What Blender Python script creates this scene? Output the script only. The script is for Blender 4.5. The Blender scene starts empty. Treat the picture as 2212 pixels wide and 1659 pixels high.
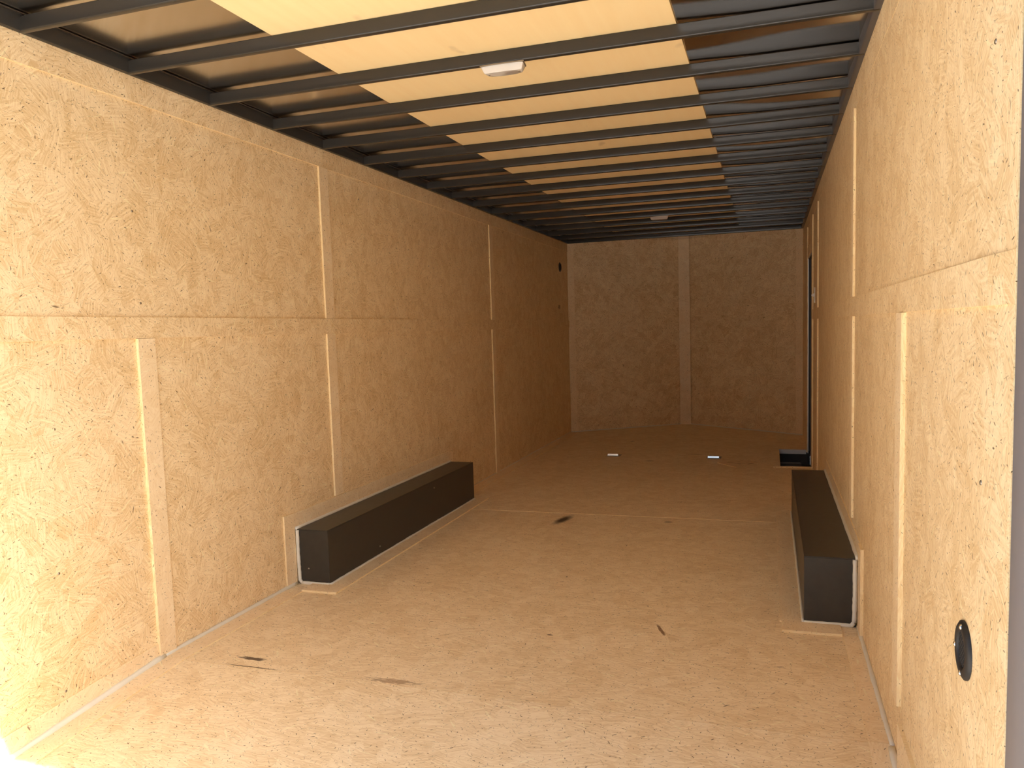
import bpy, bmesh, math, random
from mathutils import Vector, Matrix
random.seed(7)
S = bpy.context.scene
COL = S.collection

# ------------------------------------------------------------------ camera
YAW, PITCH, ROLL = 0.3107, 0.0883, -0.0303
CAMX, CAMZ = 2.1399, 1.1652
fwd = Vector((-math.sin(YAW)*math.cos(PITCH), math.cos(YAW)*math.cos(PITCH), -math.sin(PITCH)))
rgt = Vector((math.cos(YAW), math.sin(YAW), 0))
upv = rgt.cross(fwd)
r2 = math.cos(ROLL)*rgt + math.sin(ROLL)*upv
u2 = -math.sin(ROLL)*rgt + math.cos(ROLL)*upv
cd = bpy.data.cameras.new('camera')
cam = bpy.data.objects.new('camera', cd); COL.objects.link(cam)
M = Matrix((r2, u2, -fwd)).transposed().to_4x4()
M.translation = Vector((CAMX, 0, CAMZ))
cam.matrix_world = M
cd.sensor_width = 36; cd.lens = 1696.68*36/2212
cd.shift_x = -15.83/2212; cd.shift_y = 33.13/2212
cd.clip_start = 0.02
S.camera = cam

# ------------------------------------------------------------------ sky, sun, exposure
wd = bpy.data.worlds.new('sky'); S.world = wd; wd.use_nodes = True
wn = wd.node_tree.nodes; wl = wd.node_tree.links
sky = wn.new('ShaderNodeTexSky'); sky.sky_type = 'NISHITA'
sky.sun_disc = False; sky.sun_elevation = math.radians(44.2); sky.sun_rotation = math.radians(103.3)
sky.air_density = 1.0; sky.dust_density = 5.0; sky.altitude = 100
bg = wn['Background']; bg.inputs['Strength'].default_value = 0.30
wl.new(sky.outputs[0], bg.inputs['Color'])
sl = bpy.data.lights.new('sun', 'SUN'); sl.energy = 12.5; sl.angle = math.radians(0.53)
sl.color = (1.0, 0.96, 0.90)
sun = bpy.data.objects.new('sun', sl); COL.objects.link(sun)
sun.rotation_euler = Vector((-1.0, 0.236, -1.0)).to_track_quat('-Z', 'Y').to_euler()
sun.location = (3, -2, 8)
S.view_settings.view_transform = 'Standard'
S.view_settings.look = 'None'
S.view_settings.gamma = 1
S.view_settings.use_curve_mapping = False
S.view_settings.exposure = 0.13
S.cycles.max_bounces = 16; S.cycles.diffuse_bounces = 12; S.cycles.glossy_bounces = 8

# ------------------------------------------------------------------ dimensions (m)
W = 2.46; H = 2.093; Y0 = 1.24; YC = 8.54; YN = 9.39; XN = 1.19
T = 0.012           # sheet thickness
B = 0.009           # cover strip thickness
YD = 2.265          # start of the sloping tail of the floor
def floor_z(y): return 0.0 if y >= YD else -(YD - y)*0.085

# ------------------------------------------------------------------ helpers
def link(o): COL.objects.link(o); return o
def empty(name, loc=(0, 0, 0)):
    o = bpy.data.objects.new(name, None); o.location = loc
    o.empty_display_size = 0.1
    return link(o)
def structure(name, loc=(0, 0, 0)):
    o = empty(name, loc); o['kind'] = 'structure'; return o
def thing(name, label, cat, loc, group=None):
    o = empty(name, loc); o['label'] = label; o['category'] = cat
    if group: o['group'] = group
    return o
def wloc(o):
    v = Vector((0, 0, 0))
    while o: v += o.location; o = o.parent
    return v
def obj(name, bm, mats, parent=None, smooth=False, label=None):
    bmesh.ops.recalc_face_normals(bm, faces=bm.faces[:])
    off = wloc(parent) if parent else Vector((0, 0, 0))
    if off.length: bmesh.ops.translate(bm, verts=bm.verts[:], vec=-off)
    me = bpy.data.meshes.new(name); bm.to_mesh(me); bm.free()
    for m in (mats if isinstance(mats, (list, tuple)) else [mats]): me.materials.append(m)
    if smooth:
        for p in me.polygons: p.use_smooth = True
        if smooth == 'auto':
            me.set_sharp_from_angle(angle=math.radians(35))
    o = bpy.data.objects.new(name, me)
    if parent: o.parent = parent
    if label: o['label'] = label
    return link(o)
def uvmap(bm, off=None, rot=False):
    """box projected UVs in metres"""
    lay = (bm.loops.layers.uv.get('UVMap') or bm.loops.layers.uv.new('UVMap'))
    if off is None: off = (random.uniform(0, 40), random.uniform(0, 40))
    bm.normal_update()
    for f in bm.faces:
        n = f.normal; a = max(range(3), key=lambda i: abs(n[i]))
        for l in f.loops:
            c = l.vert.co
            u, v = ((c.y, c.z), (c.x, c.z), (c.x, c.y))[a]
            if rot: u, v = v, u
            l[lay].uv = (u + off[0], v + off[1])
def box(bm, x0, x1, y0, y1, z0, z1):
    v = [bm.verts.new((x, y, z)) for x in (x0, x1) for y in (y0, y1) for z in (z0, z1)]
    fs = [(0, 1, 3, 2), (4, 6, 7, 5), (0, 4, 5, 1), (2, 3, 7, 6), (0, 2, 6, 4), (1, 5, 7, 3)]
    return [bm.faces.new([v[i] for i in f]) for f in fs]
def bevel(bm, w, seg=1):
    bmesh.ops.bevel(bm, geom=bm.edges[:], offset=w, segments=seg, profile=0.5, affect='EDGES')
def prism(bm, pts, vec):
    """polygon (3-D points) extruded by vec"""
    vec = Vector(vec)
    a = [bm.verts.new(Vector(p)) for p in pts]; b = [bm.verts.new(Vector(p)+vec) for p in pts]
    n = len(pts)
    bm.faces.new(a); bm.faces.new(b[::-1])
    for i in range(n): bm.faces.new((a[i], b[i], b[(i+1) % n], a[(i+1) % n]))
def edge_mats(o_bm, axis):
    """material 1 on faces that do not face along axis (the cut edges of a sheet)"""
    o_bm.normal_update()
    for f in o_bm.faces:
        f.material_index = 0 if abs(f.normal[axis]) > 0.6 else 1
def tube(bm, pts, r, n=8, wob=0.0, closed=False):
    rings = []
    N = len(pts); P = [Vector(p) for p in pts]
    for i, p in enumerate(P):
        if closed: t = P[(i+1) % N] - P[i-1]
        else: t = P[min(i+1, N-1)] - P[max(i-1, 0)]
        t.normalize()
        a = t.cross(Vector((0, 0, 1)))
        if a.length < 0.1: a = t.cross(Vector((1, 0, 0)))
        a.normalize(); b = t.cross(a)
        rr = r*(1 + random.uniform(-wob, wob))
        rings.append([bm.verts.new(p + rr*(math.cos(2*math.pi*k/n)*a + math.sin(2*math.pi*k/n)*b)) for k in range(n)])
    for i in range(N if closed else N-1):
        A, C = rings[i], rings[(i+1) % N]
        for k in range(n): bm.faces.new((A[k], A[(k+1) % n], C[(k+1) % n], C[k]))
    if not closed:
        bm.faces.new(rings[0][::-1]); bm.faces.new(rings[-1])
def lathe(bm, prof, c, ax, n=24):
    """profile [(radius, height)] round axis ax through c"""
    ax = Vector(ax).normalized(); c = Vector(c)
    a = ax.cross(Vector((0, 0, 1)))
    if a.length < 0.1: a = Vector((1, 0, 0))
    a.normalize(); b = ax.cross(a)
    rings = []
    for r, h in prof:
        if r < 1e-6: rings.append([bm.verts.new(c + h*ax)])
        else: rings.append([bm.verts.new(c + h*ax + r*(math.cos(2*math.pi*k/n)*a + math.sin(2*math.pi*k/n)*b)) for k in range(n)])
    for A, C in zip(rings, rings[1:]):
        for k in range(n):
            k2 = (k+1) % n
            if len(A) == 1 and len(C) == 1: continue
            if len(A) == 1: bm.faces.new((A[0], C[k], C[k2]))
            elif len(C) == 1: bm.faces.new((A[k], A[k2], C[0]))
            else: bm.faces.new((A[k], A[k2], C[k2], C[k]))
def lerp_line(p, q, n): return [Vector(p).lerp(Vector(q), i/n) for i in range(n+1)]

# ------------------------------------------------------------------ materials
class NT:
    def __init__(s, name):
        s.m = bpy.data.materials.new(name); s.m.use_nodes = True
        s.t = s.m.node_tree; s.b = s.t.nodes['Principled BSDF']
    def n(s, typ, **kw):
        x = s.t.nodes.new(typ)
        for k, v in kw.items(): setattr(x, k, v)
        return x
    def l(s, a, b): s.t.links.new(a, b)
    def put(s, sock, v):
        if isinstance(v, bpy.types.NodeSocket): s.l(v, sock)
        else: sock.default_value = v
    def math(s, op, a, b=0.0, c=0.0, clamp=False):
        x = s.n('ShaderNodeMath', operation=op, use_clamp=clamp)
        s.put(x.inputs[0], a); s.put(x.inputs[1], b); s.put(x.inputs[2], c)
        return x.outputs[0]
    def vmath(s, op, a, b=(0, 0, 0)):
        x = s.n('ShaderNodeVectorMath', operation=op)
        s.put(x.inputs[0], a); s.put(x.inputs[1], b)
        return x.outputs['Value'] if op in ('LENGTH', 'DOT_PRODUCT', 'DISTANCE') else x.outputs[0]
    def mix(s, fac, a, b):
        x = s.n('ShaderNodeMix', data_type='RGBA')
        s.put(x.inputs[0], fac); s.put(x.inputs[6], a); s.put(x.inputs[7], b)
        return x.outputs[2]
    def noise(s, vec, scale, detail=2.0, rough=0.5):
        x = s.n('ShaderNodeTexNoise'); s.l(vec, x.inputs['Vector'])
        x.inputs['Scale'].default_value = scale; x.inputs['Detail'].default_value = detail
        x.inputs['Roughness'].default_value = rough
        return x.outputs['Fac']
    def voro(s, vec, scale):
        x = s.n('ShaderNodeTexVoronoi', voronoi_dimensions='2D'); s.l(vec, x.inputs['Vector'])
        x.inputs['Scale'].default_value = scale
        sp = s.n('ShaderNodeSeparateColor'); s.l(x.outputs['Color'], sp.inputs[0])
        return x.outputs['Position'], sp.outputs[0], sp.outputs[1], sp.outputs[2]
    def rot(s, vec, ang):
        x = s.n('ShaderNodeVectorRotate', rotation_type='Z_AXIS'); s.l(vec, x.inputs['Vector'])
        s.put(x.inputs['Angle'], ang); return x.outputs[0]
    def ramp(s, v, lo, hi):
        x = s.n('ShaderNodeMapRange', interpolation_type='SMOOTHSTEP'); s.put(x.inputs[0], v)
        x.inputs[1].default_value = lo; x.inputs[2].default_value = hi
        return x.outputs[0]

def osb(name, light, dark, specks=1.0, spread=math.pi, bias=0.0, rough=0.5, spec=0.35, streak=1.0, marks=()):
    g = NT(name)
    uv = g.n('ShaderNodeUVMap').outputs[0]
    # a little irregularity in every outline
    nz = g.n('ShaderNodeTexNoise'); g.l(uv, nz.inputs['Vector']); nz.inputs['Scale'].default_value = 70; nz.inputs['Detail'].default_value = 0.5
    wob = g.vmath('SCALE', g.vmath('SUBTRACT', nz.outputs['Color'], (0.5, 0.5, 0.5)))
    wob.node.inputs['Scale'].default_value = 0.006
    P = g.vmath('ADD', uv, wob)
    def strands(scale, sx, sy, off):
        pos, r, gg, b = g.voro(g.vmath('ADD', P, off), scale)
        ang = g.math('ADD', g.math('MULTIPLY', g.math('SUBTRACT', r, 0.5), spread), bias)
        q = g.vmath('MULTIPLY', g.rot(P, ang), (sx, sy, 1))
        return g.noise(q, 1.0, 1.6, 0.6), gg
    s1, t1 = strands(15, 9, 170, (0, 0, 0))
    s2, t2 = strands(30, 16, 340, (3.3, 7.1, 0))
    big = g.noise(uv, 2.2, 1.5)
    v = g.math('ADD', g.math('MULTIPLY', s1, 0.55), g.math('MULTIPLY', s2, 0.45))
    tone = g.math('ADD', g.math('MULTIPLY', g.math('SUBTRACT', t1, 0.5), 0.10),
                  g.math('MULTIPLY', g.math('SUBTRACT', t2, 0.5), 0.08))
    v = g.math('ADD', g.math('ADD', v, tone), g.math('MULTIPLY', g.math('SUBTRACT', big, 0.5), 0.14))
    fac = g.ramp(v, 0.5-0.21/streak, 0.5+0.19/streak)
    col = g.mix(fac, (*dark, 1), (*light, 1))
    def dashes(scale, L, w, dens, off, c, amount, sprd=math.pi*2):
        Q = g.vmath('ADD', P, off)
        pos, r, gg, b = g.voro(Q, scale)
        loc = g.rot(g.vmath('SUBTRACT', Q, pos), g.math('ADD', g.math('MULTIPLY', r, sprd), bias - sprd/2))
        k = g.math('ADD', 0.45, g.math('MULTIPLY', b, 0.8))
        e = g.vmath('LENGTH', g.vmath('MULTIPLY', loc, (1/L, 1/w, 0)))
        m = g.math('SUBTRACT', 1.0, g.ramp(g.math('DIVIDE', e, k), 0.55, 1.15))
        m = g.math('MULTIPLY', m, g.math('LESS_THAN', gg, dens))
        return g.mix(g.math('MULTIPLY', m, amount), col, (*c, 1))
    hair = tuple(d*0.50 for d in dark); deep = (0.085, 0.040, 0.014)
    pale = tuple(min(1, l*1.22) for l in light)
    col = dashes(12, 0.026, 0.0030, 0.55, (5.1, 2.2, 0), pale, 0.40, spread*2)
    # two kinds of dash share one set of cells: thin brown hairs and short dark flecks
    def pair(scale, L1, w1, d1, c1, a1, L2, w2, d2, c2, a2, off, sprd=math.pi*2):
        Q = g.vmath('ADD', P, off)
        pos, r, gg, b = g.voro(Q, scale)
        loc = g.rot(g.vmath('SUBTRACT', Q, pos), g.math('ADD', g.math('MULTIPLY', r, sprd), bias - sprd/2))
        k = g.math('ADD', 0.45, g.math('MULTIPLY', b, 0.8))
        gg = g.math('ADD', gg, cl)
        first = g.math('LESS_THAN', gg, d1)
        sc = g.n('ShaderNodeMix', data_type='VECTOR'); g.l(first, sc.inputs[0])
        sc.inputs[4].default_value = (1/L2, 1/w2, 0); sc.inputs[5].default_value = (1/L1, 1/w1, 0)
        e = g.vmath('LENGTH', g.vmath('MULTIPLY', loc, sc.outputs[1]))
        m = g.math('SUBTRACT', 1.0, g.ramp(g.math('DIVIDE', e, k), 0.55, 1.15))
        m = g.math('MULTIPLY', m, g.math('LESS_THAN', gg, d1 + d2))
        m = g.math('MULTIPLY', m, g.math('MULTIPLY_ADD', first, a1-a2, a2))
        return g.mix(m, col, g.mix(first, (*c2, 1), (*c1, 1)))
    sp = min(1.0, specks)
    cl = g.math('MULTIPLY', g.math('SUBTRACT', g.noise(g.vmath('ADD', uv, (3.7, 9.9, 0)), 6.5, 1.0), 0.5), 1.1)
    col = pair(25, 0.0135, 0.0009, 0.62*sp, hair, 0.60, 0.0062, 0.0015, 0.28*sp, deep, 0.85, (2.7, 8.8, 0), spread*2)
    col = pair(60, 0.0056, 0.0007, 0.55*sp, hair, 0.85, 0.0034, 0.0012, 0.42*sp, deep, 0.80, (1.9, 4.4, 0))
    col = dashes(3.6, 0.0125, 0.0026, 0.30*specks, (8.1, 0.4, 0), deep, 0.75)
    for (cx, cy, rx, ry, a, c, amount, soft, rag) in marks:
        d = g.rot(g.vmath('SUBTRACT', P, (cx, cy, 0)), -a)
        e = g.vmath('LENGTH', g.vmath('MULTIPLY', d, (1/rx, 1/ry, 0)))
        if rag: e = g.math('ADD', e, g.math('MULTIPLY', g.math('SUBTRACT', g.noise(g.vmath('MULTIPLY', d, (25, 160, 1)), 1.0, 3), 0.5), rag))
        m = g.math('SUBTRACT', 1.0, g.ramp(e, 1-soft, 1.0))
        col = g.mix(g.math('MULTIPLY', m, amount), col, (*c, 1))
    g.l(col, g.b.inputs['Base Color'])
    g.b.inputs['Roughness'].default_value = rough
    g.b.inputs['Specular IOR Level'].default_value = spec
    bp = g.n('ShaderNodeBump'); bp.inputs['Strength'].default_value = 0.10; bp.inputs['Distance'].default_value = 0.002
    g.l(nz.outputs['Fac'], bp.inputs['Height']); g.l(bp.outputs[0], g.b.inputs['Normal'])
    return g.m

LIGHT = (0.95, 0.77, 0.495); DARK = (0.735, 0.520, 0.265)
INK = (0.035, 0.025, 0.020); KNOT = (0.11, 0.055, 0.03)
M_wall = osb('wall_board', LIGHT, DARK, 1.0, streak=1.1)
M_front = osb('front_board', (0.96, 0.79, 0.52), (0.71, 0.50, 0.26), 1.0, streak=1.2)
M_strip = osb('strip_board', (0.95, 0.78, 0.53), (0.84, 0.64, 0.38), 0.6)
M_floor = osb('floor_board', (0.95, 0.79, 0.54), (0.76, 0.575, 0.335), 0.85, spread=1.0, rough=0.42, spec=0.4, streak=1.25,
    marks=[(0.93, 4.57, 0.050, 0.16, -0.20, INK, 0.97, 0.8, 0.4),
           (0.340, 2.335, 0.066, 0.0125, -0.05, (0.07, 0.04, 0.028), 0.92, 0.35, 1.6),
           (0.38, 2.272, 0.14, 0.005, 0.0, (0.10, 0.055, 0.035), 0.8, 0.5, 0.8),
           (0.93, 2.29, 0.10, 0.020, 0.0, (0.24, 0.13, 0.07), 0.60, 0.5, 3.0),
           (1.737, 2.945, 0.0085, 0.064, 0.38, (0.20, 0.10, 0.05), 0.85, 0.35, 0.9),
           (1.335, 2.80, 0.013, 0.006, 0.0, KNOT, 0.9, 0.3, 0.6),
           (1.224, 3.50, 0.006, 0.007, 0.0, INK, 0.9, 0.3, 0.2),
           (1.56, 4.63, 0.030, 0.030, 0.0, KNOT, 0.5, 0.5, 1.2),
           (1.14, 6.75, 0.05, 0.06, 0.0, KNOT, 0.45, 0.8, 0.8),
           (1.50, 7.15, 0.10, 0.05, 0.1, KNOT, 0.25, 0.8, 0.8),
           (0.80, 7.9, 0.03, 0.06, 0.0, KNOT, 0.5, 0.7, 0.8)])
M_edge = osb('board_edge', (0.97, 0.81, 0.50), (0.84, 0.63, 0.33), 0.35, spread=0.6, rough=0.7, spec=0.2)

def ply():
    g = NT('pale_plywood'); uv = g.n('ShaderNodeUVMap').outputs[0]
    a = g.noise(g.vmath('MULTIPLY', uv, (28, 2.0, 1)), 1.0, 3)
    b = g.noise(uv, 1.6, 3)
    v = g.math('ADD', g.math('MULTIPLY', a, 0.5), g.math('MULTIPLY', b, 0.5))
    col = g.mix(g.ramp(v, 0.30, 0.70), (0.95, 0.74, 0.40, 1), (0.98, 0.80, 0.46, 1))
    sm = g.noise(g.vmath('MULTIPLY', uv, (9, 5, 1)), 1.0, 2)
    col = g.mix(g.math('MULTIPLY', g.ramp(sm, 0.68, 0.80), 0.35), col, (0.30, 0.17, 0.07, 1))
    g.l(col, g.b.inputs['Base Color']); g.b.inputs['Roughness'].default_value = 0.6
    g.b.inputs['Specular IOR Level'].default_value = 0.25
    return g.m
M_ply = ply()

def simple(name, col, rough=0.5, metal=0.0, spec=0.5, noise=0.0, scale=30, coat=0):
    g = NT(name)
    tc = g.n('ShaderNodeTexCoord').outputs['Object']
    nz = g.noise(tc, scale, 3)
    d = tuple(c*(1-noise) for c in col); l = tuple(min(1, c*(1+noise)) for c in col)
    g.l(g.mix(nz, (*d, 1), (*l, 1)), g.b.inputs['Base Color'])
    g.put(g.b.inputs['Roughness'], g.math('ADD', rough-0.04, g.math('MULTIPLY', nz, 0.08)))
    g.b.inputs['Metallic'].default_value = metal
    g.b.inputs['Specular IOR Level'].default_value = spec
    return g.m
M_black = simple('black_painted_steel', (0.044, 0.039, 0.032), 0.36, 0, 0.35, 0.2)
M_bow = simple('black_bow_paint', (0.030, 0.027, 0.023), 0.24, 0, 0.45, 0.03)
M_rail = simple('grey_rail_paint', (0.085, 0.078, 0.078), 0.34, 0, 0.5, 0.05)
M_plastic = simple('black_plastic', (0.022, 0.021, 0.021), 0.5, 0, 0.4, 0.2)
M_mesh = simple('dark_mesh', (0.006, 0.006, 0.006), 0.7, 0, 0.2, 0.3, 300)
M_chrome = simple('bright_steel', (0.80, 0.78, 0.74), 0.22, 1.0, 0.5, 0.05)
M_alu = simple('aluminium', (0.70, 0.68, 0.65), 0.55, 1.0, 0.5, 0.08)
M_zinc = simple('dull_zinc_plate', (0.34, 0.30, 0.25), 0.4, 1.0, 0.5, 0.2)
M_caulk = simple('white_sealant', (0.80, 0.77, 0.66), 0.45, 0, 0.5, 0.08)
M_under = simple('underlay', (0.05, 0.04, 0.035), 0.8, 0, 0.2, 0.3)
M_white = simple('white_plastic', (0.80, 0.79, 0.75), 0.35, 0, 0.5, 0.03)
M_lens = simple('frosted_lens', (0.60, 0.57, 0.53), 0.2, 0, 0.4, 0.06, 25)
_lb = M_lens.node_tree.nodes['Principled BSDF']; _lb.inputs['Subsurface Weight'].default_value = 0.7; _lb.inputs['Subsurface Radius'].default_value = (1, 1, 1); _lb.inputs['Subsurface Scale'].default_value = 0.03
M_doorskin = simple('pale_door_skin', (0.50, 0.38, 0.26), 0.4, 0, 0.5, 0.06)
M_ink = simple('brown_ink', (0.09, 0.045, 0.02), 0.7, 0, 0.2, 0.3)
M_post = simple('grey_post_paint', (0.21, 0.20, 0.21), 0.45, 0, 0.5, 0.04)
M_ground = simple('gravel_ground', (0.70, 0.67, 0.62), 0.9, 0, 0.2, 0.25, 6)

def skin_mat():
    g = NT('dark_roof_sheet')
    uv = g.n('ShaderNodeUVMap').outputs[0]
    st = g.noise(g.vmath('MULTIPLY', uv, (400, 3, 1)), 1.0, 2)
    g.l(g.mix(st, (0.64, 0.63, 0.62, 1), (0.70, 0.69, 0.68, 1)), g.b.inputs['Base Color'])
    g.b.inputs['Metallic'].default_value = 1.0
    g.b.inputs['Roughness'].default_value = 0.15
    g.b.inputs['Anisotropic'].default_value = 0.9

    tg = g.n('ShaderNodeTangent', direction_type='UV_MAP'); tg.uv_map = 'UVMap'
    g.l(tg.outputs[0], g.b.inputs['Tangent'])
    return g.m
M_skin = skin_mat()

# ------------------------------------------------------------------ floor
floor = structure('floor')
def floor_sheet(pts, z=0.0):
    bm = bmesh.new(); prism(bm, [(x, y, z) for x, y in pts], (0, 0, -0.02)); uvmap(bm, (0, 0)); edge_mats(bm, 2)
    return obj('floor_sheet', bm, [M_floor, M_edge], floor)
G = 0.0015
bm = bmesh.new()
prism(bm, [(0, YD-G, 0), (W, YD-G, 0), (W, Y0, floor_z(Y0)), (0, Y0, floor_z(Y0))], (0, 0, -0.02)); uvmap(bm, (0, 0)); edge_mats(bm, 2)
obj('floor_sheet', bm, [M_floor, M_edge], floor)
WX0, WY0, WY1 = 2.215, 6.60, 7.50     # step well opening
floor_sheet([(0, YD+G), (W, YD+G), (W, 4.735-G), (0, 4.735-G)])
floor_sheet([(0, 4.735+G), (W, 4.735+G), (W, WY0), (WX0, WY0), (WX0, 7.2-G), (0, 7.2-G)])
floor_sheet([(0, 7.2+G), (WX0, 7.2+G), (WX0, WY1), (W, WY1), (W, YC-0.02), (XN, YN), (0, YC)])
bm = bmesh.new()
for y0, y1 in ((Y0, YD), (YD, WY0-0.01), (WY1+0.01, 9.45)):
    if y0 == Y0: prism(bm, [(-.04, Y0, floor_z(Y0)-.021), (W+.04, Y0, floor_z(Y0)-.021), (W+.04, YD, -.021), (-.04, YD, -.021)], (0, 0, -.03))
    else: box(bm, -0.04, W+0.04, y0, y1, -0.05, -0.021)
box(bm, -0.04, WX0-0.01, WY0-0.01, WY1+0.01, -0.05, -0.021)
obj('subfloor', bm, M_under, floor)
def floor_strip(x0, x1, y0, y1, h=0.004):
    bm = bmesh.new()
    za, zb = floor_z(y0), floor_z(y1)
    prism(bm, [(x0, y0, za), (x1, y0, za), (x1, y1, zb), (x0, y1, zb)], (0, 0, h)); uvmap(bm); edge_mats(bm, 2)
    obj('floor_strip', bm, [M_strip, M_edge], floor)
# cover strips along the walls and round the wheel boxes and the step well
floor_strip(0, 0.097, Y0, YD-0.002); floor_strip(0, 0.097, YD, 3.03)
floor_strip(0, 0.097, 5.02, 8.46)
floor_strip(2.395, W, Y0, YD-0.002); floor_strip(2.395, W, YD, 3.03)
floor_strip(0.09, 0.27, 3.032, 3.128, 0.009)
floor_strip(0.178, 0.268, 3.132, 5.07, 0.006)
floor_strip(2.18, 2.392, 3.032, 3.13, 0.009)
floor_strip(2.172, 2.258, 3.135, 5.0, 0.005)
floor_strip(2.16, 2.455, 6.565, 6.598, 0.008)
# the far sheet stands a little proud at the seam
bm = bmesh.new(); box(bm, 0.275, 2.165, 4.735, 4.7395, 0.0002, 0.0020); uvmap(bm)
obj('seam_edge', bm, M_edge, floor)
# sealant beads
def bead(pts, r, parent, n=26, wob=0.16):
    P = []
    for a, b in zip(pts, pts[1:]):
        P += lerp_line(a, b, n)[:-1]
    P.append(Vector(pts[-1]))
    bm = bmesh.new(); tube(bm, P, r, 7, wob)
    return obj('sealant_bead', bm, M_caulk, parent, True)
bead([(0.007, Y0, floor_z(Y0)+.006), (0.007, YD, 0.006)], 0.011, floor)
bead([(0.006, YD, 0.005), (0.006, 3.12, 0.006)], 0.009, floor)
bead([(0.002, 5.03, 0.003), (0.002, 8.5, 0.003)], 0.005, floor)
bead([(W-.009, Y0, floor_z(Y0)+.006), (W-.009, YD-.03, 0.006)], 0.011, floor)
bead([(W-.005, YD-.02, 0.006), (W-.005, 3.125, 0.006)], 0.008, floor)
bead([(0.01, YC-.01, 0.003), (XN, YN-.012, 0.003), (W-.01, YC-.035, 0.003)], 0.006, floor)

# ------------------------------------------------------------------ walls
def wall_sheet(wall, pts, side):
    """sheet in the y-z plane; side 0 = left (room at +x), 1 = right"""
    bm = bmesh.new()
    x = 0.0 if side == 0 else W
    prism(bm, [(x, y, z) for y, z in pts], (-T if side == 0 else T, 0, 0)); uvmap(bm); edge_mats(bm, 0)
    return obj('wall_panel', bm, [M_wall, M_edge], wall)
def rect(y0, y1, z0, z1): return [(y0, z0), (y1, z0), (y1, z1), (y0, z1)]
def wall_strip(wall, y0, y1, z0, z1, side, b=B, pts=None, mat=None):
    bm = bmesh.new()
    x = 0.0 if side == 0 else W
    prism(bm, [(x, y, z) for y, z in (pts or rect(y0, y1, z0, z1))], (b if side == 0 else -b, 0, 0))
    uvmap(bm, rot=(z1-z0) > (y1-y0)); edge_mats(bm, 0)
    return obj('cover_strip', bm, [mat or M_strip, M_edge], wall)
ZB, ZT = 1.175, 1.250     # middle rail of cover strip
ZS = 1.21
zf = floor_z(Y0)
TOP = H + 0.0
wl_ = structure('wall_left')
for y0, y1 in ((Y0, 3.54), (3.54, 6.02), (6.02, YC)):
    wall_sheet(wl_, rect(y0+G/2, y1-G/2, ZS+G, TOP), 0)
wall_sheet(wl_, [(Y0, zf), (YD, 0), (2.285, 0), (2.285, ZS), (Y0, ZS)], 0)
for y0, y1 in ((2.285, 3.54), (3.54, 6.02), (6.02, YC)):
    wall_sheet(wl_, rect(y0+G/2, y1-G/2, 0, ZS), 0)
for a, b in ((Y0, 3.54), (3.54, 6.02), (6.02, YC)):
    wall_strip(wl_, a+.001, b-.001, ZB, ZT, 0, 0.010, mat=M_wall)
    wall_strip(wl_, a+.001, b-.001, 2.004, TOP, 0, 0.006, mat=M_wall)
wall_strip(wl_, 2.245, 2.325, 0.0, ZB-.001, 0, 0.011)
wall_strip(wl_, 3.50, 3.58, ZT+.001, 2.003, 0); wall_strip(wl_, 3.50, 3.58, 0.343, ZB-.001, 0)
wall_strip(wl_, 5.985, 6.06, ZT+.001, 2.003, 0); wall_strip(wl_, 5.985, 6.06, 0.0, ZB-.001, 0)
wall_strip(wl_, 3.048, 3.127, 0.0, 0.34, 0, 0.008)
wall_strip(wl_, 3.128, 5.02, 0.264, 0.338, 0, 0.005)
wall_strip(wl_, 5.021, 5.08, 0.0, 0.33, 0, 0.005)
wall_strip(wl_, 0, 1, 0, 1, 0, 0.004, [(Y0, zf), (2.243, -.002), (2.243, .062), (Y0, zf+.085)])
wr_ = structure('wall_right', (W, 0, 0))
DY0, DY1, DZ = 6.66, 7.45, 1.715   # side door opening
for y0, y1 in ((Y0, 3.44), (3.44, 5.92)):
    wall_sheet(wr_, rect(y0+G/2, y1-G/2, ZS+G, TOP), 1)
wall_sheet(wr_, [(5.92, ZS), (DY0, ZS), (DY0, DZ), (DY1, DZ), (DY1, ZS), (YC-.02, ZS), (YC-.02, TOP), (5.92, TOP)], 1)
wall_sheet(wr_, [(Y0, zf), (YD, 0), (2.285, 0), (2.285, ZS), (Y0, ZS)], 1)
for y0, y1 in ((2.285, 3.44), (3.44, 5.92), (5.92, DY0), (DY1, YC-.02)):
    wall_sheet(wr_, rect(y0+G/2, y1-G/2, 0, ZS), 1)
for a, b in ((Y0, 3.44), (3.44, 5.92), (5.92, 6.58)):
    wall_strip(wr_, (Y0+.121 if a == Y0 else a+.001), b-.001, ZB+.005, ZT+.005, 1, 0.0065, mat=M_wall)
# the rear end of the rail is planed flush at the door post
wall_strip(wr_, Y0+.001, Y0+.120, ZB+.005, ZT+.005, 1, 0.0065, mat=M_wall)
for v in COL.objects[-1].data.vertices:
    if v.co.y < Y0+.01 and v.co.x < -.001: v.co.x = -.0004
for a, b in ((Y0, 3.44), (3.44, 5.92), (5.92, YC-.03)):
    wall_strip(wr_, a+.001, b-.001, 1.985, TOP, 1, 0.0008, mat=M_wall)
wall_strip(wr_, 2.15, 2.235, 0.165, ZB+.004, 1, 0.011)
wall_strip(wr_, 3.40, 3.48, ZT+.006, 1.984, 1); wall_strip(wr_, 3.40, 3.48, 0.362, ZB+.004, 1)
wall_strip(wr_, 5.87, 5.95, ZT+.006, 1.984, 1); wall_strip(wr_, 5.87, 5.95, 0.0, ZB+.004, 1)
wall_strip(wr_, 6.58, 6.655, 0.0, 1.984, 1)
wall_strip(wr_, 7.46, 7.53, 0.0, 1.984, 1)
wall_strip(wr_, 6.656, 7.459, DZ+.012, DZ+.09, 1, 0.006)
wall_strip(wr_, 3.02, 3.105, 0.0, 0.335, 1, 0.011)
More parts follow.
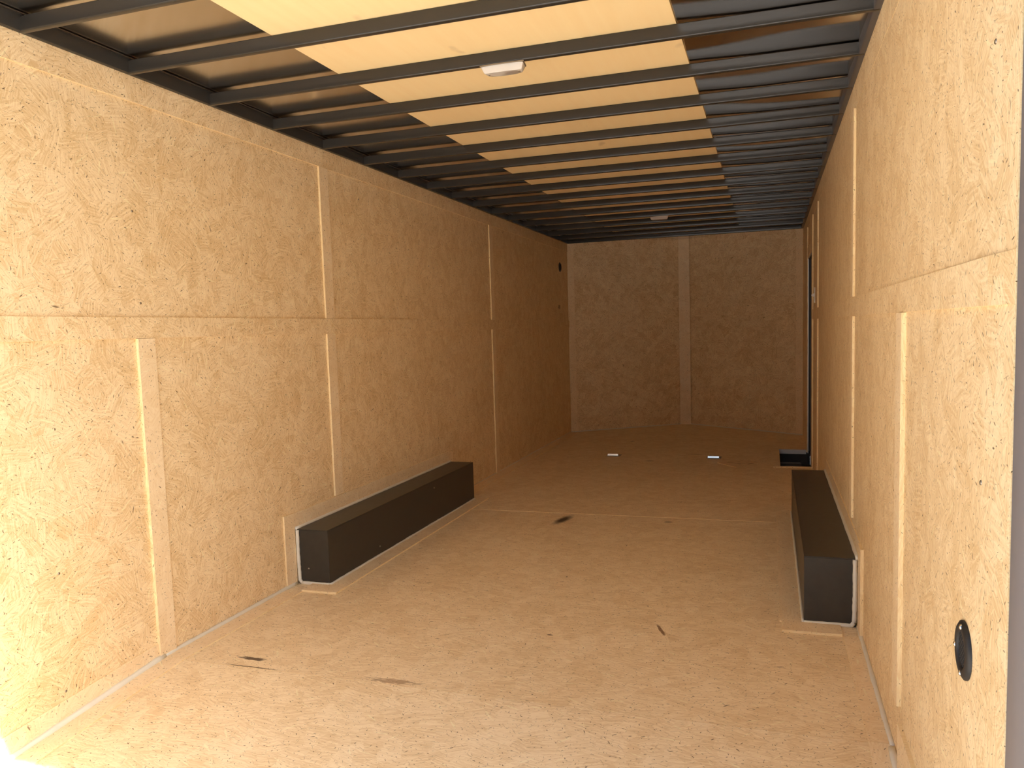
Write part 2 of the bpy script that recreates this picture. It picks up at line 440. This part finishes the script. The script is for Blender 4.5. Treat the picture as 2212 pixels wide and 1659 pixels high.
wall_strip(wr_, 3.106, 5.0, 0.27, 0.334, 1, 0.004)
wall_strip(wr_, 0, 1, 0, 1, 1, 0.010, [(Y0, zf), (2.14, -.011), (2.14, .125), (Y0, zf+.20)])
# front wall: two boards that meet in a shallow V
wf_ = structure('wall_front', (XN, YN, 0))
def front_piece(name, ax, bx_, z0, z1, off, thick, mat, uvoff=None, lean=None):
    """piece of the left/right leg of the V between fractions ax..bx_ of the leg"""
    p, q = lean
    p = Vector((*p, 0)); q = Vector((*q, 0))
    d = (q-p); n = Vector((d.y, -d.x, 0)).normalized()
    if n.y > 0: n = -n
    a = p + d*ax + n*off; b = p + d*bx_ + n*off
    bm = bmesh.new()
    prism(bm, [(a.x, a.y, z0), (b.x, b.y, z0), (b.x, b.y, z1), (a.x, a.y, z1)], n*thick); uvmap(bm)
    bm.normal_update()
    for f in bm.faces: f.material_index = 0 if abs(f.normal.dot(n)) > 0.9 else 1
    return obj(name, bm, [mat, M_edge], wf_)
LL = ((0, YC), (XN, YN)); LR = ((W, YC-.02), (XN, YN))
TF = 2.148
for leg in (LL, LR):
    front_piece('wall_panel', 0, 1, 0, ZS-G/2, -T, T, M_front, lean=leg)
    front_piece('wall_panel', 0, 1, ZS+G/2, TF, -T, T, M_front, lean=leg)
    front_piece('cover_strip', 0.055, 0.955, ZB+.01, ZT+.005, 0, 0.003, M_front, lean=leg)
    front_piece('cover_strip', 0.055, 0.955, 2.06, TF, 0, 0.004, M_front, lean=leg)
    front_piece('cover_strip', 0.0, 0.052, 0, TF, 0, 0.007, M_strip, lean=leg)
ya = YN - .058*(YN-YC) - .002
bm = bmesh.new(); box(bm, 1.128, 1.252, ya-.011, ya, 0, TF); uvmap(bm, rot=True); edge_mats(bm, 1)
obj('cover_strip', bm, [M_strip, M_edge], wf_)
# outer shell behind the boards keeps daylight out of the joints
bm = bmesh.new()
box(bm, -0.045, -0.03, Y0, 9.5, -0.15, 2.2)
obj('outer_shell', bm, M_under, wl_)
bm = bmesh.new()
prism(bm, [(W+.06, Y0, -.2), (W+.06, DY0-.005, -.2), (W+.06, DY0-.005, DZ+.005), (W+.06, DY1+.005, DZ+.005), (W+.06, DY1+.005, -.2), (W+.06, 9.5, -.2), (W+.06, 9.5, 2.2), (W+.06, Y0, 2.2)], (.015, 0, 0))
obj('outer_shell', bm, M_under, wr_)
bm = bmesh.new()
box(bm, -0.045, W+.075, 9.5, 9.515, -0.15, 2.2)
obj('outer_shell', bm, M_under, wf_)
# screws showing on the walls
for (y, z) in ((1.859, 0.443), (1.85, 0.062), (2.271, 1.622), (2.28, 1.30), (3.9, 1.9), (4.8, 1.6)):
    bm = bmesh.new(); lathe(bm, [(0, .0022), (.0028, .0020), (.0042, .0008), (.0045, -.001)], (0.0, y, z), (1, 0, 0), 10)
    obj('screw', bm, M_zinc, wl_, True)
for (y, z) in ((1.37, 1.57), (1.40, 0.9)):
    bm = bmesh.new(); lathe(bm, [(0, .0022), (.0028, .0020), (.0042, .0008), (.0045, -.001)], (W, y, z), (-1, 0, 0), 10)
    obj('screw', bm, M_zinc, wr_, True)

# ------------------------------------------------------------------ ceiling
ceil = structure('ceiling', (W/2, 5, H))
PB, NB = 0.416, 17
BZ0, BZ1 = H, H+0.045
def bow_y(k): return 1.865 + PB*k
SK = 0.022
def sheared(bm, y):
    for v in bm.verts: v.co.y -= SK*(v.co.x/W)
for k in range(-1, NB):
    bm = bmesh.new()
    y = bow_y(k)
    box(bm, 0.004, W-0.004, y, y+0.023, BZ0, BZ1)
    es = [e for e in bm.edges if abs(e.verts[0].co.x - e.verts[1].co.x) > 1]
    bmesh.ops.bevel(bm, geom=es, offset=0.0045, segments=3, profile=0.5, affect='EDGES')
    sheared(bm, y)
    obj('roof_bow', bm, M_bow, ceil, 'auto')
for x0, x1 in ((-0.002, 0.022), (W-0.022, W+0.002)):
    bm = bmesh.new(); box(bm, x0, x1, Y0, YC+.02, H+.0005, H+0.058); bevel(bm, 0.003, 2)
    obj('side_rail', bm, M_bow if x0 < 1 else M_rail, ceil, 'auto')
    if x0 < 1:
        bm = bmesh.new(); box(bm, x1+.0002, x1+0.010, Y0, YC, H+0.049, H+0.0512)
        obj('rail_glint_flange', bm, M_zinc, ceil)  # pale metal colour stands in for the glint along the left rail
# plywood strip resting on the bows
PX0, PX1, PZ = 0.604, 1.851, BZ1
for i, (y0, y1) in enumerate(((Y0, 2.71), (2.711, 5.2), (5.201, 7.69), (7.691, 8.13))):
    dx = (0.0, 0.0015, -0.003, -0.004)[i]
    bm = bmesh.new(); box(bm, PX0+dx, PX1+dx, y0, y1, PZ+.0002, PZ+0.0045); uvmap(bm)
    for v in bm.verts: v.co.y -= SK*(v.co.x/W)
    obj('plywood_sheet', bm, M_ply, ceil)
# roof sheet, slightly pillowed between the bows
rnd = random.Random(3)
waves = {}
for k in range(-3, NB+4):
    waves[k] = [(rnd.uniform(0.3, 1), rnd.uniform(1.8, 5.5), rnd.uniform(0, 6.28)) for _ in range(3)]
def pillow(x, y):
    t = (y + SK*x/W - 1.865 - .011)/PB; k = math.floor(t); f = t-k
    w = waves.get(k, waves[0])
    a = sum(c*math.sin(fr*x + ph) for c, fr, ph in w)/1.4
    g = min(1, max(0, (x-0.7)/1.0))
    if y > 8.45: return 0.0
    return (0.0010 + 0.0032*g)*a*math.sin(math.pi*f) + 0.0050*a*g*math.sin(2*math.pi*f)
bm = bmesh.new(); lay = (bm.loops.layers.uv.get('UVMap') or bm.loops.layers.uv.new('UVMap'))
nx, dy = 48, PB/10
ys = [Y0-.02 + dy*i for i in range(int((9.46-Y0+.02)/dy)+1)]
ZK = BZ1 + 0.0105
def zbase(x):
    if x < 0.62: return 0.0095
    if x < 1.84: return 0.0075
    return 0.0075 - 0.0050*min(1, (x-1.84)/0.25)
gr = [[bm.verts.new((x, y, (BZ1 + zbase(x) if y < 8.45 else ZK) + pillow(x, y))) for x in [(-0.03 + (W+.06)*i/nx) for i in range(nx+1)]] for y in ys]
for a, b in zip(gr, gr[1:]):
    for i in range(nx):
        f = bm.faces.new((a[i], b[i], b[i+1], a[i+1]))
        for l in f.loops: l[lay].uv = (l.vert.co.x, l.vert.co.y)
obj('roof_sheet', bm, M_skin, ceil, True)
bm = bmesh.new(); box(bm, -0.045, W+.075, Y0-.1, 9.51, ZK+.012, ZK+.03)
obj('roof_shell', bm, M_under, ceil)

# ------------------------------------------------------------------ rear frame, ramp and ground outside
for i, (x0, x1) in enumerate(((-0.06, 0.0), (W, W+.06))):
    t = structure('trim_%d' % (i+1), (x0, Y0, zf))
    bm = bmesh.new(); box(bm, x0, x1, Y0-.10, Y0-.001, zf-.06, 2.2); bevel(bm, 0.006, 2)
    obj('door_post', bm, M_post, t, 'auto')
t = structure('trim_3', (W/2, Y0, 2.05))
bm = bmesh.new(); box(bm, -0.001, W+.001, Y0-.10, Y0-.001, 2.055, 2.2); bevel(bm, 0.004, 2)
obj('door_header', bm, M_bow, t, 'auto')
gd = structure('ground', (0, 0, -0.58))
bm = bmesh.new(); box(bm, -40, 40, -50, 30, -0.66, -0.56)
obj('gravel_bed', bm, M_ground, gd)

# ------------------------------------------------------------------ side door and step well
dr = structure('door_1', (W, 7.05, 0))
bm = bmesh.new(); box(bm, W+.022, W+.0595, DY0-.07, DY1+.07, -.19, DZ+.03); uvmap(bm)
obj('door_leaf', bm, M_doorskin, dr)
for (y0, y1, z0, z1) in ((DY1-.006, DY1-.0005, -.02, DZ-.006), (DY0+.0005, DY0+.006, -.02, DZ-.006), (DY0+.0005, DY1-.0005, DZ-.006, DZ-.0005)):
    bm = bmesh.new(); box(bm, W-.004, W+.004, y0, y1, z0, z1)
    obj('door_jamb', bm, M_alu, dr)
for (y0, y1, z0, z1) in ((DY1-.012, DY1-.0005, 0, DZ-.012), (DY0+.0005, DY0+.012, 0, DZ-.012), (DY0+.0005, DY1-.0005, DZ-.012, DZ-.0005)):
    bm = bmesh.new(); box(bm, W+.0045, W+.0215, y0, y1, z0, z1)
    obj('door_seal', bm, M_plastic, dr)
bm = bmesh.new(); box(bm, W+.004, W+.0215, 6.78, 6.86, 0.80, 0.93); bevel(bm, .004, 2)
obj('door_latch', bm, M_plastic, dr, 'auto')
sw = thing('step_well', 'black recessed step well with an aluminium lip, let into the floor at the side door', 'step', (2.34, 7.05, -0.13))
zb = -0.118
bm = bmesh.new()
box(bm, WX0-.006, WX0-.0005, WY0, WY1, zb, -.001)
obj('side_plate', bm, M_black, sw)
bm = bmesh.new(); box(bm, WX0-.006, W+.021, WY1+.0005, WY1+.006, zb-.045, -.036); obj('back_plate', bm, M_black, sw)
bm = bmesh.new(); box(bm, WX0-.006, W+.021, WY0-.006, WY0-.0005, zb-.045, -.001); obj('front_plate', bm, M_black, sw)
bm = bmesh.new(); box(bm, WX0-.006, 2.405, WY0-.006, WY1+.006, zb-.008, zb); bevel(bm, .001); obj('tread', bm, simple('dark_tread', (.10, .085, .075), .3, .6, .5, .1), sw)
bm = bmesh.new(); box(bm, WX0+.01, 2.40, WY1-.03, WY1-.004, zb+.0005, zb+.007); bevel(bm, .001); obj('tread_edge', bm, M_zinc, sw)
bm = bmesh.new(); box(bm, 2.406, W+.021, WY0-.006, WY1+.006, zb-.03, zb-.012); obj('sill', bm, M_black, sw)
bm = bmesh.new()
box(bm, WX0-.004, W-.012, WY1-.003, WY1-.0003, -.036, .001); box(bm, WX0-.004, W-.012, WY1-.003, WY1+.022, .0012, .0032)
obj('lip', bm, M_alu, sw, label='bright aluminium lip')
sn = thing('light_switch', 'small white toggle light switch on the right wall just before the side door', 'light switch', (W, 6.33, 1.36))
bm = bmesh.new(); box(bm, W-.007, W-.0005, 6.295, 6.365, 1.30, 1.415); bevel(bm, .002, 2); cp = obj('cover_plate', bm, M_white, sn, 'auto')
bm = bmesh.new(); prism(bm, [(W-.007, 6.325, 1.345), (W-.007, 6.325, 1.372), (W-.026, 6.325, 1.362), (W-.026, 6.325, 1.352)], (0, .010, 0)); obj('toggle', bm, M_white, sn)

# ------------------------------------------------------------------ wheel boxes
sealant = structure('trim_4', (W/2, 4, 0))
def wheel_box(label, x0, x1, y0, y1, h, wall_left):
    t = thing('wheel_box', label, 'wheel box', ((x0+x1)/2, (y0+y1)/2, 0), 'black wheel boxes along the side walls')
    xi = x1 if wall_left else x0      # inner face
    xw = x0 if wall_left else x1
    s = 1 if wall_left else -1
    bm = bmesh.new(); box(bm, min(xi, xi-.004*s), max(xi, xi-.004*s), y0+.0042, y1, 0.0005, h-.0042); bevel(bm, .001); sp_ = obj('side_panel', bm, M_black, t)
    bm = bmesh.new(); a, b = sorted((xw, xi)); box(bm, a, b, y0, y0+.004, 0.0005, h-.0042); bevel(bm, .001); ep_ = obj('end_panel', bm, M_black, t)
    bm = bmesh.new(); box(bm, a, b, y1+.0002, y1+.004, 0.0005, h-.0042); bevel(bm, .001); obj('end_panel', bm, M_black, t)
    bm = bmesh.new(); box(bm, a, b, y0-.0015, y1+.005, h-.004, h); bevel(bm, .0012, 2); obj('top_panel', bm, M_black, t)
    # sealant round the box
    xs = xw + .006*s
    bead([(xs, y0-.004, h-.004), (xs-.001*s, y0-.004, h*.55), (xs+.001*s, y0-.004, .02), (xs+.012*s, y0-.004, .006), (xi, y0-.004, .006)], .0085, sealant, 10, .10)
    bead([(xi+.003*s, y0-.003, .006), (xi+.003*s, y1, .006)], .0065, floor, 60, .18)
    bead([(xw-.004*s, y0-.003, h+.002), (xw-.004*s, y1, h+.002)], .0085, sealant, 60, .12)
    for (x, y, z) in (((xi+.0008*s), y0+1.22, h-.045), ((xi+.0008*s), y0+.5, .05)):
        bm = bmesh.new(); lathe(bm, [(0, .003), (.003, .0026), (.0052, .0008), (.0055, -.001)], (x, y, z), (s, 0, 0), 10)
        obj('screw', bm, M_zinc, sp_, True)
    if wall_left:
        bm = bmesh.new(); lathe(bm, [(0, .003), (.003, .0026), (.0048, .0008), (.005, -.001)], (xw+.055, y0, .075), (0, -1, 0), 10)
        obj('screw', bm, M_zinc, ep_, True)
    return t
wheel_box('long black metal wheel box sealed against the left wall', 0.0115, 0.176, 3.135, 5.02, 0.262, True)
wheel_box('long black metal wheel box sealed against the right wall', 2.262, 2.4485, 3.14, 4.995, 0.267, False)

# ------------------------------------------------------------------ ceiling lights
def dome_light(label, x, y):
    t = thing('ceiling_light', label, 'light', (x, y, H), 'clear lensed lights under the roof bows')
    def slab(z0, z1, w0, d0, w1, d1, curve):
        bm = bmesh.new()
        def ring(w, d, z):
            out = []
            n = 12
            for i in range(n+1):
                u = -1 + 2*i/n
                out.append(bm.verts.new((x + w*u*(1-.0), y - d + .10*d*u*u, z)))
            for i in range(n+1):
                u = 1 - 2*i/n
                out.append(bm.verts.new((x + w*.90*u, y + d - curve*u*u, z)))
            return out
        a, b = ring(w0, d0, z0), ring(w1, d1, z1)
        bm.faces.new(a); bm.faces.new(b[::-1])
        n = len(a)
        for i in range(n): bm.faces.new((a[i], b[i], b[(i+1) % n], a[(i+1) % n]))
        return bm
    bm = slab(H-.0008, H-.0045, .081, .036, .081, .036, .010)
    obj('base', bm, M_zinc, t, 'auto')
    bm = slab(H-.0047, H-.027, .079, .0345, .069, .024, .010); bevel(bm, .003, 2)
    ln = obj('lens', bm, M_lens, t, 'auto', label='frosted white lens')
    for u in (-1, 1):
        bm = bmesh.new(); lathe(bm, [(0, .0025), (.0025, .0022), (.004, .0008), (.0042, -.004)], (x+u*.055, y-.004, H-.026), (0, 0, -1), 12)
        obj('screw', bm, M_chrome, ln, True)
    return t
dome_light('frosted rectangular ceiling light under a roof bow near the open rear end', 1.25, 2.716)
dome_light('small far frosted ceiling light under a roof bow close to the front wall', 1.24, 6.872)

# ------------------------------------------------------------------ vents
def vent(label, c, ax):
    t = thing('wall_vent', label, 'vent', c, 'round black vents on the side walls')
    bm = bmesh.new(); lathe(bm, [(.031, .0005), (.031, .006), (.035, .0085), (.044, .008), (.0505, .004), (.051, .0005)], c, ax, 32); fl = obj('flange', bm, M_plastic, t, True)
    bm = bmesh.new(); lathe(bm, [(0, .002), (.0315, .002)], c, ax, 32); obj('screen', bm, M_mesh, t)
    axv = Vector(ax); cv = Vector(c)
    bm = bmesh.new()
    for i in range(-4, 5):
        hw = math.sqrt(max(0, .0305**2 - (i*.007)**2))
        for q in (0, 1):
            d1 = Vector((0, .7071, .7071)) if q else Vector((0, .7071, -.7071))
            d2 = Vector((0, -.7071, .7071)) if q else Vector((0, .7071, .7071))
            p = cv + d2*(i*.007) + axv*.0035
            tube(bm, [p-d1*hw, p+d1*hw], .0011, 4)
    g_ = obj('grille', bm, M_plastic, t); g_['kind'] = 'stuff'
    for k in range(3):
        a = math.radians((92, -8, -92)[k])
        p = cv + Vector((0, math.cos(a), math.sin(a)))*.041 + axv*.0075
        bm = bmesh.new(); lathe(bm, [(0, .0035), (.003, .003), (.005, .001), (.0052, -.001)], p, ax, 12); obj('screw', bm, M_chrome, fl, True)
    return t
vent('round black plastic vent with three screws, low on the right wall by the opening', (W, 1.482, 0.590), (-1, 0, 0))
vent('small round black vent high on the left wall near the front corner', (0, 8.215, 1.818), (1, 0, 0))

# ------------------------------------------------------------------ floor tie-downs
def tie_down(label, x, y):
    t = thing('tie_down_ring', label, 'tie-down', (x, y, 0), 'steel tie-down rings in the floor')
    bm = bmesh.new()
    hw, hd = .062, .062
    pts = []
    for cx, cy, a0 in ((hw-.018, hd-.018, 0), (-hw+.018, hd-.018, 90), (-hw+.018, -hd+.018, 180), (hw-.018, -hd+.018, 270)):
        for i in range(5):
            a = math.radians(a0 + 22.5*i); pts.append((x+cx+.018*math.cos(a), y+cy+.018*math.sin(a), .0005))
    prism(bm, pts, (0, 0, .003)); plt = obj('plate', bm, M_zinc, t)
    bm = bmesh.new(); lathe(bm, [(.045, .0037), (.043, .006), (.040, .0037), (.02, .0036), (0, .0036)], (x, y, 0), (0, 0, 1), 24); obj('pan', bm, M_black, t, True)
    bm = bmesh.new()
    ring = [(-.045, 0, .007), (-.046, -.035, .012), (-.046, -.058, .017), (-.042, -.064, .018), (.042, -.064, .018), (.046, -.058, .017), (.046, -.035, .012), (.045, 0, .007)]
    tube(bm, [(x+a, y+b, c) for a, b, c in ring], .0050, 10)
    f_ = box(bm, x-.047, x+.047, y-.074, y-.063, .010, .025)
    for v in {v for q in f_ for v in q.verts}:
        if v.co.z > .02: v.co.y += .0026
    obj('ring', bm, M_chrome, t, 'auto', label='bright steel pull ring')
    bm = bmesh.new(); box(bm, x-.016, x+.016, y-.022, y+.012, .0066, .0125); bevel(bm, .002, 2); obj('clamp', bm, M_zinc, t, 'auto')
    for sx in (-1, 1):
        for sy in (-1, 1):
            bm = bmesh.new(); lathe(bm, [(0, .0045), (.004, .004), (.0062, .001), (.0062, -.001)], (x+sx*.05, y+sy*.05, .004), (0, 0, 1), 10); obj('screw', bm, M_chrome, plt, True)
tie_down('steel tie-down ring in the floor, the left of two before the front wall', 0.785, 7.00)
tie_down('steel tie-down ring in the floor, the right of two, nearer the step well', 1.668, 6.985)

# ------------------------------------------------------------------ paper label on the floor
def paper_mat():
    g = NT('faded_paper'); tc = g.n('ShaderNodeTexCoord').outputs['Object']
    a = g.noise(g.vmath('MULTIPLY', tc, (14, 22, 1)), 1.0, 3)
    g.l(g.mix(g.ramp(a, .50, .62), (.85, .66, .43, 1), (.55, .39, .22, 1)), g.b.inputs['Base Color'])
    g.b.inputs['Roughness'].default_value = .6
    return g.m
pq = [(1.716, 6.70), (1.866, 6.52), (2.045, 6.79), (1.896, 6.91)]
pc = (sum(a for a, b in pq)/4, sum(b for a, b in pq)/4, 0)
pl = thing('paper_sheet', 'faded square paper sheet lying askew on the floor beside the step well', 'paper', pc)
bm = bmesh.new(); prism(bm, [(a, b, .0006) for a, b in pq], (0, 0, .0012)); obj('sheet', bm, paper_mat(), pl)
bm = bmesh.new()
prism(bm, [(pq[0][0]+.01, pq[0][1], .002), (pq[0][0], pq[0][1], .002), (pq[1][0], pq[1][1], .002), (pq[1][0]+.006, pq[1][1]+.008, .002)], (0, 0, .004))
obj('curled_edge', bm, M_edge, pl)

# ------------------------------------------------------------------ ink stamps on the left wall
def text_mesh(body, size, origin, parent, name):
    cu = bpy.data.curves.new('t', 'FONT'); cu.body = body; cu.size = size
    o = bpy.data.objects.new('t', cu); COL.objects.link(o)
    bpy.context.view_layer.update()
    me = bpy.data.meshes.new_from_object(o.evaluated_get(bpy.context.evaluated_depsgraph_get()))
    bpy.data.objects.remove(o)
    off = wloc(parent)
    for v in me.vertices:
        u, w = v.co.x, v.co.y
        v.co = Vector((origin[0], origin[1]+u, origin[2]+w)) - off
    me.materials.clear(); me.materials.append(M_ink); me.name = name
    n = bpy.data.objects.new(name, me); n.parent = parent; link(n)
text_mesh('A80', 0.055, (0.0006, 8.10, 1.377), wl_, 'ink_stamp')
bm = bmesh.new()
r3 = random.Random(11)
for i in range(26):
    y = 5.725 + r3.random()*.15; z = 1.178 + r3.random()*.034 + (y-5.725)*.05
    prism(bm, [(B+.0002, y, z), (B+.0002, y+.008+.01*r3.random(), z+.002), (B+.0002, y+.012, z+.007), (B+.0002, y+.002, z+.006)], (.0003, 0, 0))
o = obj('ink_stamp', bm, M_ink, wl_); o['kind'] = 'stuff'
